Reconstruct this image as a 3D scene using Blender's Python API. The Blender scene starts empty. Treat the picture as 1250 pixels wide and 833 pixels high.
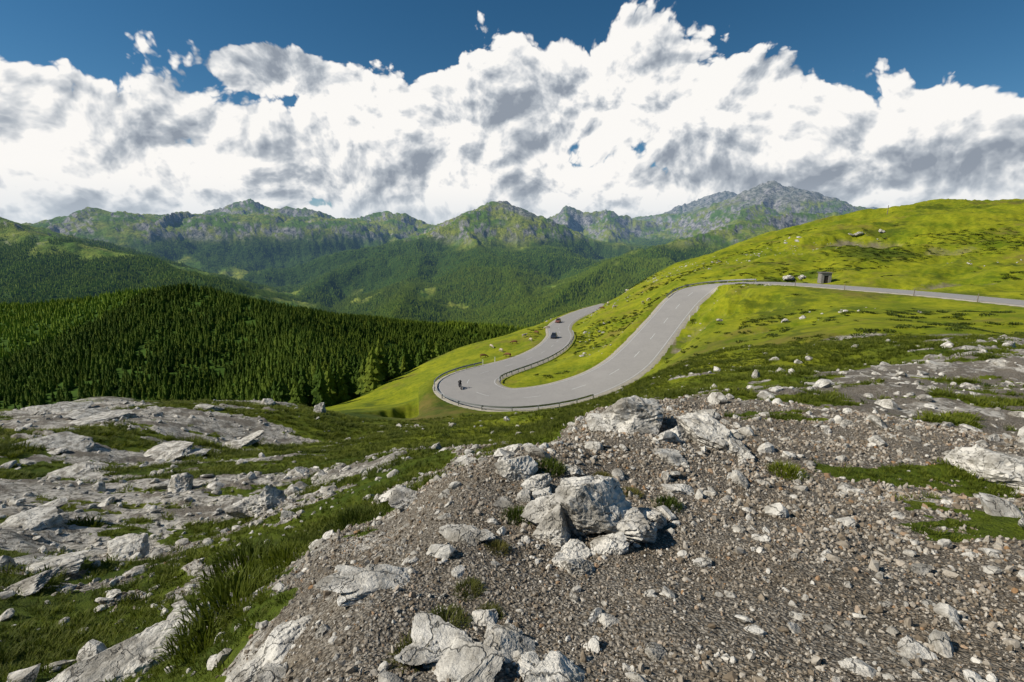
import bpy, bmesh, math, numpy as np, time
from mathutils import Vector, Matrix, Euler
T0=time.time()
rng=np.random.default_rng(11)
scene=bpy.context.scene
PITCH=math.radians(12.1); F=590.0
# ---------- image pixel u,v + an assumed forward depth -> world metres
def pixel_to_world(u,v,Y):
    a=(u-625)/F; b=-(v-416.5)/F
    den=math.cos(PITCH)+b*math.sin(PITCH)
    return (a/den*Y, Y, (-math.sin(PITCH)+b*math.cos(PITCH))/den*Y)
def sstep(a,b,x):
    t=np.clip((x-a)/(b-a),0,1); return t*t*(3-2*t)
def _h(ix,iy,seed):
    n=(ix*374761393+iy*668265263+seed*974711+12345)&0xffffffff
    n=((n^(n>>13))*1274126177)&0xffffffff
    return ((n^(n>>16))&0xffff).astype(np.float32)/32767.5-1
def vn(x,y,seed=0):
    x=np.asarray(x,dtype=np.float64); y=np.asarray(y,dtype=np.float64)
    fx=np.floor(x); fy=np.floor(y); ix=fx.astype(np.int64); iy=fy.astype(np.int64)
    tx=(x-fx).astype(np.float32); ty=(y-fy).astype(np.float32)
    tx=tx*tx*tx*(tx*(tx*6-15)+10); ty=ty*ty*ty*(ty*(ty*6-15)+10)
    a=_h(ix,iy,seed);b=_h(ix+1,iy,seed);c=_h(ix,iy+1,seed);d=_h(ix+1,iy+1,seed)
    return (a+(b-a)*tx)*(1-ty)+(c+(d-c)*tx)*ty
def fbm(x,y,o=4,seed=0,g=.5):
    s=0;a=1;t=0
    for i in range(o):
        s=s+a*vn(x*2**i+17.3*i,y*2**i-9.1*i,seed+i*7); t+=a; a*=g
    return s/t*1.4
def vn3(p,seed=0):
    f=np.floor(p).astype(np.int64); t=p-f; t=t*t*(3-2*t)
    def hh(i,j,k): return _h(f[:,0]+i+(f[:,2]+k)*57,f[:,1]+j+(f[:,2]+k)*131,seed)
    r=0
    for k in (0,1):
        z=t[:,2] if k else 1-t[:,2]
        a=hh(0,0,k)*(1-t[:,0])+hh(1,0,k)*t[:,0]; b=hh(0,1,k)*(1-t[:,0])+hh(1,1,k)*t[:,0]
        r=r+z*(a*(1-t[:,1])+b*t[:,1])
    return r
# ---------- terrain control points ------------------------------------------------
CL={'K':(.95,.1,.3),'E':(.25,.4,.4),'L':(-.10,.6,.3),'W':(.06,.6,.35),'R':(.14,.4,.6),'G':(-.6,.5,.7),'M':(-1,.5,1),'D':(-.8,.5,.15),'S':(-.28,.7,.35)}
pts=[
(625,833,1.55,'K'),(625,760,1.95,'K'),(625,700,2.5,'K'),(625,650,3.1,'K'),(625,600,3.9,'K'),(640,562,4.7,'K'),(560,600,3.9,'K'),(540,640,3.2,'K'),
(720,530,5.8,'K'),(780,508,7,'K'),(900,540,6.3,'K'),(720,590,4.2,'K'),(800,640,3.4,'K'),(800,740,2.15,'K'),(800,833,1.52,'K'),
(1250,833,1.5,'K'),(1250,740,2.3,'K'),(1250,655,3.4,'E'),(1000,650,3.3,'K'),(1000,740,2.2,'K'),(1000,833,1.5,'K'),(850,600,4.2,'K'),(1000,575,5.2,'E'),
(1250,575,5.4,'R'),(1120,610,4.3,'E'),(1100,500,9,'R'),(1250,490,10.5,'R'),(950,500,9,'R'),(1250,450,18,'R'),(1050,455,17,'R'),(900,475,16,'G'),(830,490,13,'G'),
(1250,410,38,'G'),(1050,410,40,'G'),(900,430,35,'G'),(850,442,38,'G'),(780,470,40,'G'),(740,490,40,'G'),(1150,428,25,'S'),(960,440,27,'G'),
(640,552,7,'G'),(640,532,14,'G'),(640,512,35,'G'),(700,512,14,'G'),(560,560,8,'E'),
(1050,375,68,'M'),(1250,388,55,'M'),(950,385,78,'M'),(900,372,95,'M'),(870,400,80,'G'),(850,420,65,'G'),(960,410,50,'G'),
(700,443,99,'M'),(680,452,93,'M'),(730,422,117,'M'),(760,392,140,'M'),(790,370,150,'M'),(820,346,160,'M'),(650,462,90,'M'),
(830,335,172,'M'),(780,352,187,'M'),(740,369,212,'M'),(900,309,190,'M'),(1000,277,205,'M'),(1100,256,215,'M'),(1250,247,215,'M'),(1400,240,215,'M'),(1050,265,210,'M'),(1170,251,215,'M'),
(1250,335,100,'M'),(1250,300,145,'M'),(1100,322,130,'M'),(1100,290,170,'M'),(950,322,150,'M'),(870,337,150,'M'),(1000,305,165,'M'),
(510,508,74,'D'),(500,517,58,'D'),(430,530,36,'S'),(540,520,45,'G'),(600,508,56,'G'),(545,496,72,'D'),
(565,445,112,'M'),(500,481,100,'M'),(440,493,100,'M'),(400,498,105,'M'),(600,425,140,'M'),(530,441,150,'M'),(640,403,190,'M'),(470,466,135,'M'),(690,388,220,'M'),
(0,508,42,'W'),(100,499,45,'W'),(200,492,48,'W'),(300,500,46,'W'),(400,516,40,'S'),(470,524,38,'S'),(-150,515,40,'W'),
(0,550,22,'L'),(150,540,24,'W'),(300,540,25,'W'),(400,552,19,'S'),(480,562,12,'S'),(540,568,8,'S'),(-150,560,20,'L'),
(0,620,10,'L'),(150,620,11,'L'),(300,612,11.5,'L'),(400,620,8.5,'S'),(455,625,5.5,'S'),(480,650,3.7,'E'),(-150,650,8,'L'),
(0,700,6,'S'),(150,700,6.5,'S'),(270,690,6,'S'),(360,685,4.2,'S'),(400,700,3.0,'K'),
(0,780,4.2,'S'),(150,770,4.4,'S'),(245,770,3.7,'S'),(315,745,3,'S'),(350,800,2.05,'K'),(255,833,2.4,'S'),(0,833,3.3,'S'),(450,760,1.95,'K'),(480,833,1.55,'K'),(-150,833,3,'S')]
P=[];Vv=[]
for u,v,Y,c in pts:
    x,y,z=pixel_to_world(u,v,Y); P.append((x,y));Vv.append((z,)+CL[c])
# terrain hidden behind the brows, world metres x,y,z
for x,y,z,c in [(-10,320,-95,'G'),(40,300,-70,'G'),(-35,220,-62,'G'),(-45,165,-55,'G'),(-60,150,-57,'G'),(-95,150,-66,'G'),(-60,90,-38,'D'),(-30,70,-27,'D'),(-90,80,-36,'G'),(-75,210,-76,'G'),
 (95,320,-30,'M'),(160,330,-8,'M'),(300,330,5,'M'),(200,450,-30,'M'),(400,450,-20,'M'),(-170,150,-80,'G'),(-20,400,-120,'G'),(-120,330,-112,'G'),(90,420,-80,'G'),(-260,300,-130,'G')]:
    P.append((x,y));Vv.append((z,)+CL[c])
road_uv=[(1420,386,58,7.4),(1330,378,65,7.4),(1250,370,73,7.4),(1150,360,84,7.4),(1050,352,96,7.4),(980,347,108,7.4),(920,345,119,7.6),(880,347,125,8),(852,354,125,8.2),(835,366,119,8),(821,382,112,7.6),(805,401,104,7.6),(786,424,96,7.8),(765,445,89,8.2),(738,461,84,8.8),(700,476,80,9.6),(660,484,77.5,10.2),(622,487,76.8,10.6),(592,483,78.5,11),(574,475,82,11),(571,466,87,10.6),(583,458,93,9.6),(605,451,99,8.6),(632,443,106,7.8),(656,434,115,7.4),(675,422,128,7.2),(684,410,146,7.2),(682,400,166,7.2),(692,390,188,7.2),(715,380,214,7.2),(745,371,240,7.2)]
RW=[]
for u,v,Y,w in road_uv:
    x,y,z=pixel_to_world(u,v,Y); RW.append((x,y,z,w)); P.append((x,y)); Vv.append((z,)+CL['M'])
P=np.array(P);Vv=np.array(Vv)
RR=np.hypot(P[:,0],P[:,1]); Vv[:,0]/=RR
Q=np.stack([np.arctan2(P[:,0],P[:,1])*2.5,np.log(RR)],1)
def kern(A,B):
    d2=((A[:,None,0]-B[None,:,0])**2+(A[:,None,1]-B[None,:,1])**2)+1e-9
    return (.5*d2*np.log(d2)).astype(A.dtype)
n=len(Q); A=np.zeros((n+3,n+3)); A[:n,:n]=kern(Q,Q)+np.eye(n)*1e-3
A[:n,n]=1;A[:n,n+1:]=Q;A[n,:n]=1;A[n+1:,:n]=Q.T
B=np.zeros((n+3,4));B[:n]=Vv
W=np.linalg.solve(A,B)
def near_eval(x,y):
    az=np.clip(np.arctan2(x,y),-1.15,1.15); r=np.hypot(x,y); rc=np.clip(r,1.5,620)
    q=np.stack([az*2.5,np.log(rc)],1).astype(np.float32); out=np.empty((len(q),4),np.float32)
    Qf=Q.astype(np.float32);Wf=W.astype(np.float32)
    for i in range(0,len(q),60000):
        s=q[i:i+60000]; out[i:i+60000]=kern(s,Qf)@Wf[:n]+Wf[n]+s@Wf[n+1:]
    out[:,0]*=rc
    return out
# ---------- road centre line
RW=np.array(RW)
def catmull(Pt,m=14):
    o=[]
    E=np.vstack([2*Pt[0]-Pt[1],Pt,2*Pt[-1]-Pt[-2]])
    for i in range(1,len(E)-2):
        for k in range(m):
            t=k/m;a,b,c,d=E[i-1],E[i],E[i+1],E[i+2]
            o.append(.5*((2*b)+(-a+c)*t+(2*a-5*b+4*c-d)*t*t+(-a+3*b-3*c+d)*t**3))
    o.append(Pt[-1]); return np.array(o)
RP=catmull(RW)
k=np.ones(21)/21
zp=np.pad(RP[:,2],10,mode='edge'); RP[:,2]=np.convolve(zp,k,'valid')
for c in (0,1):
    kk=np.ones(7)/7; RP[:,c]=np.convolve(np.pad(RP[:,c],3,mode='edge'),kk,'valid')
Tn=np.gradient(RP[:,:2],axis=0); Tn/=np.linalg.norm(Tn,axis=1)[:,None]
NL=np.stack([-Tn[:,1],Tn[:,0]],1)
# ---------- far ridges
def rg(l,slope,lower=0): return ([pixel_to_world(*p) for p in l],slope,lower)
def rgc(Y,l,slope,lower=0): return ([pixel_to_world(u,v,Y) for u,v in l],slope,lower)
ridges=[
rg([(-400,390,1200),(-150,378,1000),(0,370,950),(100,356,920),(200,348,900),(280,366,820),(350,392,700),(430,414,520),(500,428,390),(545,440,330)],.36,13),
rg([(-400,235,2600),(-200,246,2400),(-90,250,2300),(0,262,2200),(60,283,2150),(130,304,2100),(220,333,2000),(300,358,1900),(370,384,1800),(430,402,1650)],.36,5),
rg([(40,287,4100),(70,275,4000),(110,259,4000),(140,261,4000),(165,271,3950),(200,290,3900),(260,312,3700),(330,342,3400),(390,368,3000)],.5),
rgc(5600,[(100,285),(150,280),(190,266),(215,266),(240,268),(262,257),(290,253),(315,247),(335,256),(360,255),(385,258),(410,265),(440,264),(470,260),(495,264),(515,276),(535,290),(560,310)],.6),
rg([(290,253,5600),(300,275,4900),(330,300,4300)],.55),rg([(385,258,5600),(400,285,4800),(440,312,4200),(450,340,3500)],.55),rg([(470,262,5600),(480,290,4900),(500,310,4400)],.55),rg([(215,266,5600),(225,290,4900),(260,320,4200)],.55),
rg([(345,374,2500),(400,340,3000),(450,312,3400),(500,292,3700),(550,272,4000),(580,258,4200),(598,254,4400),(610,247,4600),(622,247,4800),(636,255,4850),(645,266,4900),(668,288,4900)],.55),
rg([(560,270,4050),(600,312,3300),(640,350,2700),(668,384,2300)],.5,10),rg([(622,248,4800),(680,302,4200),(705,335,3600)],.52),
rg([(500,292,3700),(505,340,2900),(490,380,2250),(470,402,1900)],.45,10),
rgc(6600,[(630,300),(650,282),(670,266),(690,253),(705,256),(720,258),(745,259),(780,269),(820,272),(860,276)],.85),
rg([(740,262,6600),(745,290,5600),(735,320,4600)],.6),rg([(690,258,6600),(700,290,5700)],.6),
rgc(8200,[(740,282),(770,272),(820,256),(865,238),(890,234),(905,240),(940,250)],.5),
rgc(6000,[(790,290),(850,267),(880,250),(910,233),(930,227),(945,222),(970,228),(1000,240),(1030,256),(1060,270),(1120,280)],.58),rg([(945,224,6000),(930,250,5200),(900,268,4500)],.6),rg([(1000,241,6000),(990,262,5200)],.6),
rg([(655,380,2300),(690,348,2500),(740,322,2800),(800,299,3100),(860,282,3400),(920,268,3700),(960,262,3900),(1010,262,3900),(1060,275,3700),(1150,290,3400)],.5,8),
rg([(400,425,1400),(430,416,1300),(480,402,1200),(540,391,1150),(590,397,1100),(650,404,1000),(690,402,900)],.42,14),
rgc(9500,[(1000,275),(1040,263),(1070,254),(1100,262),(1200,268),(1500,260)],.5),
rgc(9000,[(-300,250),(0,285),(100,282),(170,268),(210,264),(240,272),(480,275),(560,282),(640,284),(740,285)],.45)]
def far_height(x,y):
    wx=x+70*fbm(x/700,y/700,3,3); wy=y+70*fbm(x/700+9,y/700,3,5)
    H=(-430+40*fbm(x/600,y/600,3,21)).astype(np.float32)
    for ri,(pl,sl,low) in enumerate(ridges):
        s0=0
        for a,b in zip(pl[:-1],pl[1:]):
            dx,dy=b[0]-a[0],b[1]-a[1];L=math.hypot(dx,dy)
            t=np.clip(((wx-a[0])*dx+(wy-a[1])*dy)/(L*L),0,1)
            d=np.hypot(wx-a[0]-t*dx,wy-a[1]-t*dy); s=s0+t*L
            sm=1+.5*vn(s/420,d/2500+ri*7,ri)+.35*vn(s/170,d/1500+ri*3,ri+50)+.18*vn(s/70,d/700,ri+90)
            h=a[2]+(b[2]-a[2])*t-low-sl*sm*(np.sqrt(d*d+14*14)-14)
            H=np.maximum(H,h); s0+=L
    r=np.hypot(x,y); am=np.clip(r*.0065,2,38)
    H=H+am*(fbm(x/330,y/330,5,31,.6)-.1)+am*.7*(1-2*np.abs(fbm(x/160,y/160,5,77,.64)))*sstep(1200,3000,r)
    return H
# ---------- terrain grid, density falling with distance
NT,NR=1400,1000
th=np.linspace(-math.radians(78),math.radians(78),NT)
rr=np.exp(np.linspace(math.log(.7),math.log(14500),NR))
R2,TH=np.meshgrid(rr,th,indexing='ij')
X=(R2*np.sin(TH)).ravel();Y=(R2*np.cos(TH)).ravel();R=R2.ravel()
Z=np.zeros_like(X); bare=-np.ones_like(X);stone=np.zeros_like(X);lush=np.full_like(X,.5)
nm=R<640
o=near_eval(X[nm],Y[nm]); Z[nm]=o[:,0];bare[nm]=o[:,1];stone[nm]=o[:,2];lush[nm]=o[:,3]
x,y,r=X[nm],Y[nm],R[nm]
b=bare[nm]
nb=.75*fbm(x/2.2,y/.9,5,5,.62)*sstep(60,20,r)+.35*fbm(x/.5,y/.35,4,9,.6)*sstep(14,5,r)+.6*fbm(x/9,y/4,4,15,.55)*sstep(5,14,r)+.35*fbm(x/1.,y/.5,4,19,.65)*sstep(40,12,r)*sstep(5,9,r)
bb=b+nb*np.where(b>.6,.45,1.0)
bn=sstep(-.1,.15,bb)*sstep(75,55,r)
dz=np.zeros_like(x)
for i,lam in enumerate((.12,.3,.7,1.6,4,10,26)):
    w=sstep(3.,6.,lam/(r*.0095))*sstep(lam*1.2,lam*3,r)
    dz+=w*lam*(.05 if lam<3 else .055)*vn(x/lam+3.7*i,y/lam,40+i)
hum=sstep(90,150,r)*sstep(.2,.5,np.arctan2(x,y))
dz+=hum*(1.5*fbm(x/22,y/14,4,71)+.7*(1-2*np.abs(fbm(x/9,y/5,3,73))))
rg_=1-2*np.abs(fbm(x/1.5+.3*y/1.5,y/.8,4,61,.6))
st=np.clip(stone[nm],0,1)
dz*=1+.8*bn*st
dz+=bn*st*(.03+.08*rg_)*np.clip(r/9,.4,1.4)*sstep(3,7,r)
# eroded hollows and earth banks on the pasture: centre, radius, depth, exposed earth
pn=.5*fbm(x/6,y/4,4,88)
for u,v,Yc,rx,ry,dep,ex in [(868,384,97,8,10,5.,.45),(905,380,92,10,6,3.,.45),(955,336,124,12,4,1.4,.85),(990,331,122,9,4,1.2,.8),(1060,288,172,20,12,2.4,.62),(1140,346,99,13,5,.9,.6),(930,399,70,8,4,1.,.5),(1180,402,44,7,2.5,.4,.8),(1040,405,48,8,2.5,.5,.7),(812,415,100,1.8,9,.2,.9),(520,500,80,10,9,2.5,.0),(1150,300,150,16,6,1.2,.5)]:
    cx,cy,_=pixel_to_world(u,v,Yc); q=np.hypot((x-cx)/rx,(y-cy)/ry)+pn
    m_=sstep(1.1,.3,q); dz-=dep*m_; bn=np.maximum(bn,ex*m_)
bare[nm]=bn
Z[nm]+=dz
fm=R>230
AZ=np.arctan2(X[fm],Y[fm])
H=far_height(X[fm],Y[fm]); w=sstep(250,440,R[fm]+np.where(AZ<-.12,60,0)-170*sstep(.1,.4,AZ))
Z[fm]=np.where(w<1,Z[fm],0)*(1-w)+H*w
# road bed
rm=(R>50)&(R<265)&(np.arctan2(X,Y)>-.2)
xi=np.where(rm)[0]
S=RP[::2]
for i in range(0,len(xi),40000):
    id_=xi[i:i+40000]
    d2=(X[id_][:,None]-S[None,:,0])**2+(Y[id_][:,None]-S[None,:,1])**2
    j=d2.argmin(1); d=np.sqrt(d2[np.arange(len(j)),j]); hw=S[j,3]/2
    w=sstep(hw+9,hw+1.2,d); zt=S[j,2]-.12-.45*sstep(hw+1.,hw-.2,d)
    Z[id_]=Z[id_]*(1-w)+zt*w
ZG=Z.reshape(NR,NT)
def gidx(x,y):
    r=np.hypot(x,y);t=np.arctan2(x,y)
    fi=np.clip((np.log(r)-math.log(.7))/(math.log(14500)-math.log(.7))*(NR-1),0,NR-1.001)
    fj=np.clip((t+math.radians(78))/(2*math.radians(78))*(NT-1),0,NT-1.001)
    return fi,fj
def samp(G,x,y):
    x=np.asarray(x,float);y=np.asarray(y,float)
    fi,fj=gidx(x,y);i=fi.astype(int);j=fj.astype(int);a=fi-i;b=fj-j
    return (G[i,j]*(1-a)+G[i+1,j]*a)*(1-b)+(G[i,j+1]*(1-a)+G[i+1,j+1]*a)*b
def hit(u,v,r0=1.2,r1=9000):
    d=np.array(pixel_to_world(u,v,1.0)); k=np.hypot(d[0],d[1])
    rs=np.exp(np.linspace(math.log(r0),math.log(r1),6000)); xs=d[0]/k*rs;ys=d[1]/k*rs;zs=d[2]/k*rs
    g=samp(ZG,xs,ys); w=np.where(zs<=g)[0]
    i=w[0] if len(w) else -1
    return float(xs[i]),float(ys[i]),float(g[i])
gz=lambda x,y: float(samp(ZG,x,y))
dr=np.gradient(ZG,axis=0)/np.gradient(R2,axis=0); dt=np.gradient(ZG,axis=1)/(np.gradient(TH,axis=1)*R2)
slope=np.hypot(dr,dt).ravel()
tl=-10+80*(R<2700)+70*fbm(X/900,Y/900,3,111)+45*fbm(X/220,Y/220,4,112)
az=np.arctan2(X,Y)
rmin=np.interp(az,[-.7,-.38,-.216,-.17,-.15],[150,120,142,178,225])
forest=sstep(tl+25,tl-25,Z)*sstep(.62,.45,fbm(X/260+5,Y/420,4,113)+.1*(R>2700)-.6*(R<2600))*sstep(rmin-4,rmin+4,R)
forest*=np.where(az>-.15,sstep(330,360,R),1)*np.where(az>.12,sstep(700,800,R),1)
for u,v,Yc,rad in ((430,412,1500,60),(352,372,2300,90),(345,352,2700,70),(522,352,2700,45)):
    cx,cy,_=pixel_to_world(u,v,Yc); forest*=sstep(.7,1.2,np.hypot((X-cx)/rad,(Y-cy)/(rad*3.5))+.3*fbm(X/80,Y/80,2,7))
cliff=sstep(.55,.9,slope+.3*fbm(X/120,Y/120,4,115))*sstep(1500,2500,R)*sstep(-80,40,Z)
cliff=np.maximum(cliff,.85*sstep(5200,5600,R)*sstep(300,440,Z+140*fbm(X/250,Y/250,4,116)))
# rocky twin summit in the middle of the range
cx,cy,_=pixel_to_world(628,250,4800);cliff=np.maximum(cliff,.9*sstep(1.,.4,np.hypot((X-cx)/330,(Y-cy)/700)+.4*fbm(X/150,Y/150,4,9)))
forest*=1-cliff
def mesh_np(name,V,Fc,mat=None,smooth=False,k=None):
    me=bpy.data.meshes.new(name); V=np.asarray(V,np.float32);Fc=np.asarray(Fc,np.int32); k=Fc.shape[1]
    me.vertices.add(len(V));me.vertices.foreach_set('co',V.ravel())
    me.loops.add(Fc.size);me.loops.foreach_set('vertex_index',Fc.ravel())
    me.polygons.add(len(Fc));me.polygons.foreach_set('loop_start',np.arange(0,Fc.size,k,dtype=np.int32))
    me.polygons.foreach_set('use_smooth',np.full(len(Fc),smooth))
    if mat: me.materials.append(mat)
    me.update(calc_edges=True); return me
def link(o): scene.collection.objects.link(o); return o
def obj(name,me,loc=(0,0,0),rot=(0,0,0),parent=None):
    o=bpy.data.objects.new(name,me);o.location=loc;o.rotation_euler=rot;link(o)
    if parent: o.parent=parent
    return o
# ---------- node helpers
class NT_:
    def __init__(s,nt): s.nt=nt
    def n(s,t,inp={},**kw):
        nd=s.nt.nodes.new(t)
        for a,b in kw.items(): setattr(nd,a,b)
        for a,b in inp.items():
            sk=nd.inputs[a]
            if isinstance(b,bpy.types.NodeSocket): s.nt.links.new(b,sk)
            else: sk.default_value=b
        return nd
    def m(s,op,a,b=None,c=None,clamp=False):
        i={0:a}
        if b is not None:i[1]=b
        if c is not None:i[2]=c
        nd=s.n('ShaderNodeMath',i,operation=op);nd.use_clamp=clamp;return nd.outputs[0]
    def vm(s,op,a,b=None):
        i={0:a}
        if b is not None:i[1]=b
        nd=s.n('ShaderNodeVectorMath',i,operation=op);return nd.outputs['Value'] if op in('LENGTH','DOT_PRODUCT') else nd.outputs[0]
    def scalev(s,a,f): return s.n('ShaderNodeVectorMath',{0:a,'Scale':f},operation='SCALE').outputs[0]
    def mix(s,f,a,b,bt='MIX'):
        nd=s.n('ShaderNodeMix',{},data_type='RGBA',blend_type=bt)
        for k_,v_ in ((0,f),(6,a),(7,b)):
            if isinstance(v_,bpy.types.NodeSocket): s.nt.links.new(v_,nd.inputs[k_])
            else: nd.inputs[k_].default_value=(v_ if k_==0 else (tuple(v_)+(1,))[:4])
        return nd.outputs[2]
    def noise(s,vec,sc,det=4,ro=.55,dim='3D',out='Fac'):
        return s.n('ShaderNodeTexNoise',{'Vector':vec,'Scale':sc,'Detail':det,'Roughness':ro},noise_dimensions=dim).outputs[out]
    def mr(s,v,a,b,c=0.,d=1.,it='SMOOTHSTEP'):
        return s.n('ShaderNodeMapRange',{'Value':v,'From Min':a,'From Max':b,'To Min':c,'To Max':d},interpolation_type=it).outputs[0]
    def attr(s,nm): return s.n('ShaderNodeAttribute',attribute_name=nm).outputs['Fac']
def newmat(name):
    m=bpy.data.materials.new(name);m.use_nodes=True;m.node_tree.nodes.clear();return m,NT_(m.node_tree)
def painted_haze(N,sh,pos):  # distance haze painted in: bluish emission mixed over the surface with range
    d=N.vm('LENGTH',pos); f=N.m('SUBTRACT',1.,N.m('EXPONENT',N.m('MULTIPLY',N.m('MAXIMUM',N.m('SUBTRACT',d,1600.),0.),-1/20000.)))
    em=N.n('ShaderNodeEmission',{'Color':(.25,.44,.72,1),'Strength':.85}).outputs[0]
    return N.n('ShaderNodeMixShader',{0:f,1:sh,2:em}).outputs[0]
def finish(N,sh): N.n('ShaderNodeOutputMaterial',{'Surface':sh})
def bsdf(N,col,rough=.9,normal=None,spec=.2,metal=0.):
    i={'Base Color':col if isinstance(col,bpy.types.NodeSocket) else tuple(col)+(1,),'Roughness':rough,'Specular IOR Level':spec,'Metallic':metal}
    if normal is not None:i['Normal']=normal
    return N.n('ShaderNodeBsdfPrincipled',i).outputs[0]
def simple(name,col,rough=.8,spec=.3,var=.15,scale=6.,metal=0.):
    m,N=newmat(name);g=N.n('ShaderNodeTexCoord').outputs['Object'];nz=N.noise(g,scale,4)
    c=N.mix(nz,tuple(a*(1-var) for a in col),tuple(min(1,a*(1+var)) for a in col))
    finish(N,bsdf(N,c,rough,None,spec,metal));return m
# ---------- ground material
gm,N=newmat('alpine_ground');pos=N.n('ShaderNodeNewGeometry').outputs['Position']
dist=N.vm('LENGTH',pos)
nA=N.noise(pos,.09,7,.62);nB=N.noise(pos,.9,6,.65);nC=N.noise(pos,9.,5,.65);nD=N.noise(pos,.004,6,.6);nE=N.noise(pos,40.,3,.6)
lu=N.attr('lush')
gsel=N.m('ADD',N.m('MULTIPLY',nA,.55),N.m('MULTIPLY',nB,.45))
gsel=N.mr(gsel,.36,.64)
gd=N.mix(gsel,(.025,.05,.005),(.09,.125,.014))
gl=N.mix(gsel,(.12,.17,.007),(.32,.325,.015))
grass=N.mix(N.mr(lu,.15,1.,it='LINEAR'),gd,gl)
brown=N.mr(N.noise(pos,.05,8,.75),.52,.66)
grass=N.mix(N.m('MULTIPLY',brown,.7),grass,(.20,.145,.045))
heath=N.mr(N.noise(N.vm('MULTIPLY',pos,(1.,1.,2.5)),.03,8,.76),.53,.62)
grass=N.mix(N.m('MULTIPLY',heath,.7),grass,(.045,.075,.010))
grass=N.mix(N.mr(nC,.35,.7,0.,.4),grass,(.03,.045,.008))
vor=N.n('ShaderNodeTexVoronoi',{'Vector':pos,'Scale':55.})
cellc=N.n('ShaderNodeSeparateColor',{0:vor.outputs['Color']}).outputs[0]
grav=N.mix(cellc,(.12,.10,.075),(.34,.31,.26))
grav=N.mix(N.mr(nB,.4,.65,0.,.6),grav,(.19,.15,.10))
grav=N.mix(N.mr(vor.outputs['Distance'],.35,.75,0.,.7),grav,(.05,.042,.032))
grav=N.mix(N.mr(dist,60.,100.,0.,.85),grav,N.mix(nB,(.07,.06,.03),(.26,.22,.14)))
rk=N.mix(N.mr(nB,.35,.62),(.22,.205,.175),(.52,.49,.43))
rk=N.mix(N.mr(nC,.46,.64,0.,.75),rk,(.13,.12,.095))
crk=N.n('ShaderNodeTexVoronoi',{'Vector':N.vm('ADD',pos,N.scalev(N.noise(pos,1.5,4,.6,out='Color'),.9)),'Scale':1.7},feature='DISTANCE_TO_EDGE').outputs['Distance']
rk=N.mix(N.mr(crk,.0,.06,.8,0.),rk,(.06,.055,.045))
bare_c=N.mix(N.m('MULTIPLY',N.mr(dist,60.,100.,1.,.15),N.mr(N.m('ADD',N.attr('stone'),N.m('MULTIPLY',N.m('SUBTRACT',nB,.5),2.)),.42,.66)),grav,rk)
bm=N.mr(N.m('ADD',N.attr('bare'),N.m('MULTIPLY',N.m('SUBTRACT',nC,.5),1.3)),.42,.58)
base=N.mix(bm,grass,bare_c)
alp=N.mix(N.mr(nD,.4,.6),(.10,.185,.018),(.27,.30,.045))
alp=N.mix(N.mr(N.noise(pos,.02,6,.65),.47,.65,0.,.7),alp,(.045,.085,.014))
far=N.mr(dist,330.,700.)
base=N.mix(far,base,alp)
cf=N.mix(N.mr(N.noise(pos,.02,7,.75),.35,.65),(.05,.055,.07),(.42,.40,.38))
base=N.mix(N.attr('cliff'),base,cf)
base=N.mix(N.attr('forest'),base,N.mix(N.noise(pos,.06,4,.8),(.012,.035,.005),(.075,.14,.014)))
hb=N.m('ADD',N.m('MULTIPLY',nC,.05),N.m('MULTIPLY',N.m('ADD',nE,N.m('MULTIPLY',vor.outputs['Distance'],-1.2)),.012))
bf=N.mr(dist,10.,120.,1.,.12,'LINEAR')
bump=N.n('ShaderNodeBump',{'Height':hb,'Strength':bf,'Distance':1.}).outputs[0]
bump=N.n('ShaderNodeBump',{'Height':N.noise(pos,.012,7,.7),'Strength':N.mr(dist,1200.,3500.,0.,.9),'Distance':60.,'Normal':bump}).outputs[0]
finish(N,painted_haze(N,bsdf(N,base,.95,bump,.1),pos))
V=np.stack([X,Y,Z],1)
ii=np.arange(NR*NT).reshape(NR,NT)
Fc=np.stack([ii[:-1,:-1],ii[:-1,1:],ii[1:,1:],ii[1:,:-1]],-1).reshape(-1,4)[:,::-1]
me=mesh_np('ground',V,Fc,gm,True)
for nm_,arr in (('bare',bare),('stone',stone),('lush',lush),('forest',forest),('cliff',cliff)):
    a=me.attributes.new(nm_,'FLOAT','POINT');a.data.foreach_set('value',np.clip(arr,0,1).astype(np.float32))
obj('ground',me)
bareG=bare.reshape(NR,NT);forG=forest.reshape(NR,NT);stG=stone.reshape(NR,NT);luG=lush.reshape(NR,NT)
print('terrain',time.time()-T0)
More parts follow.
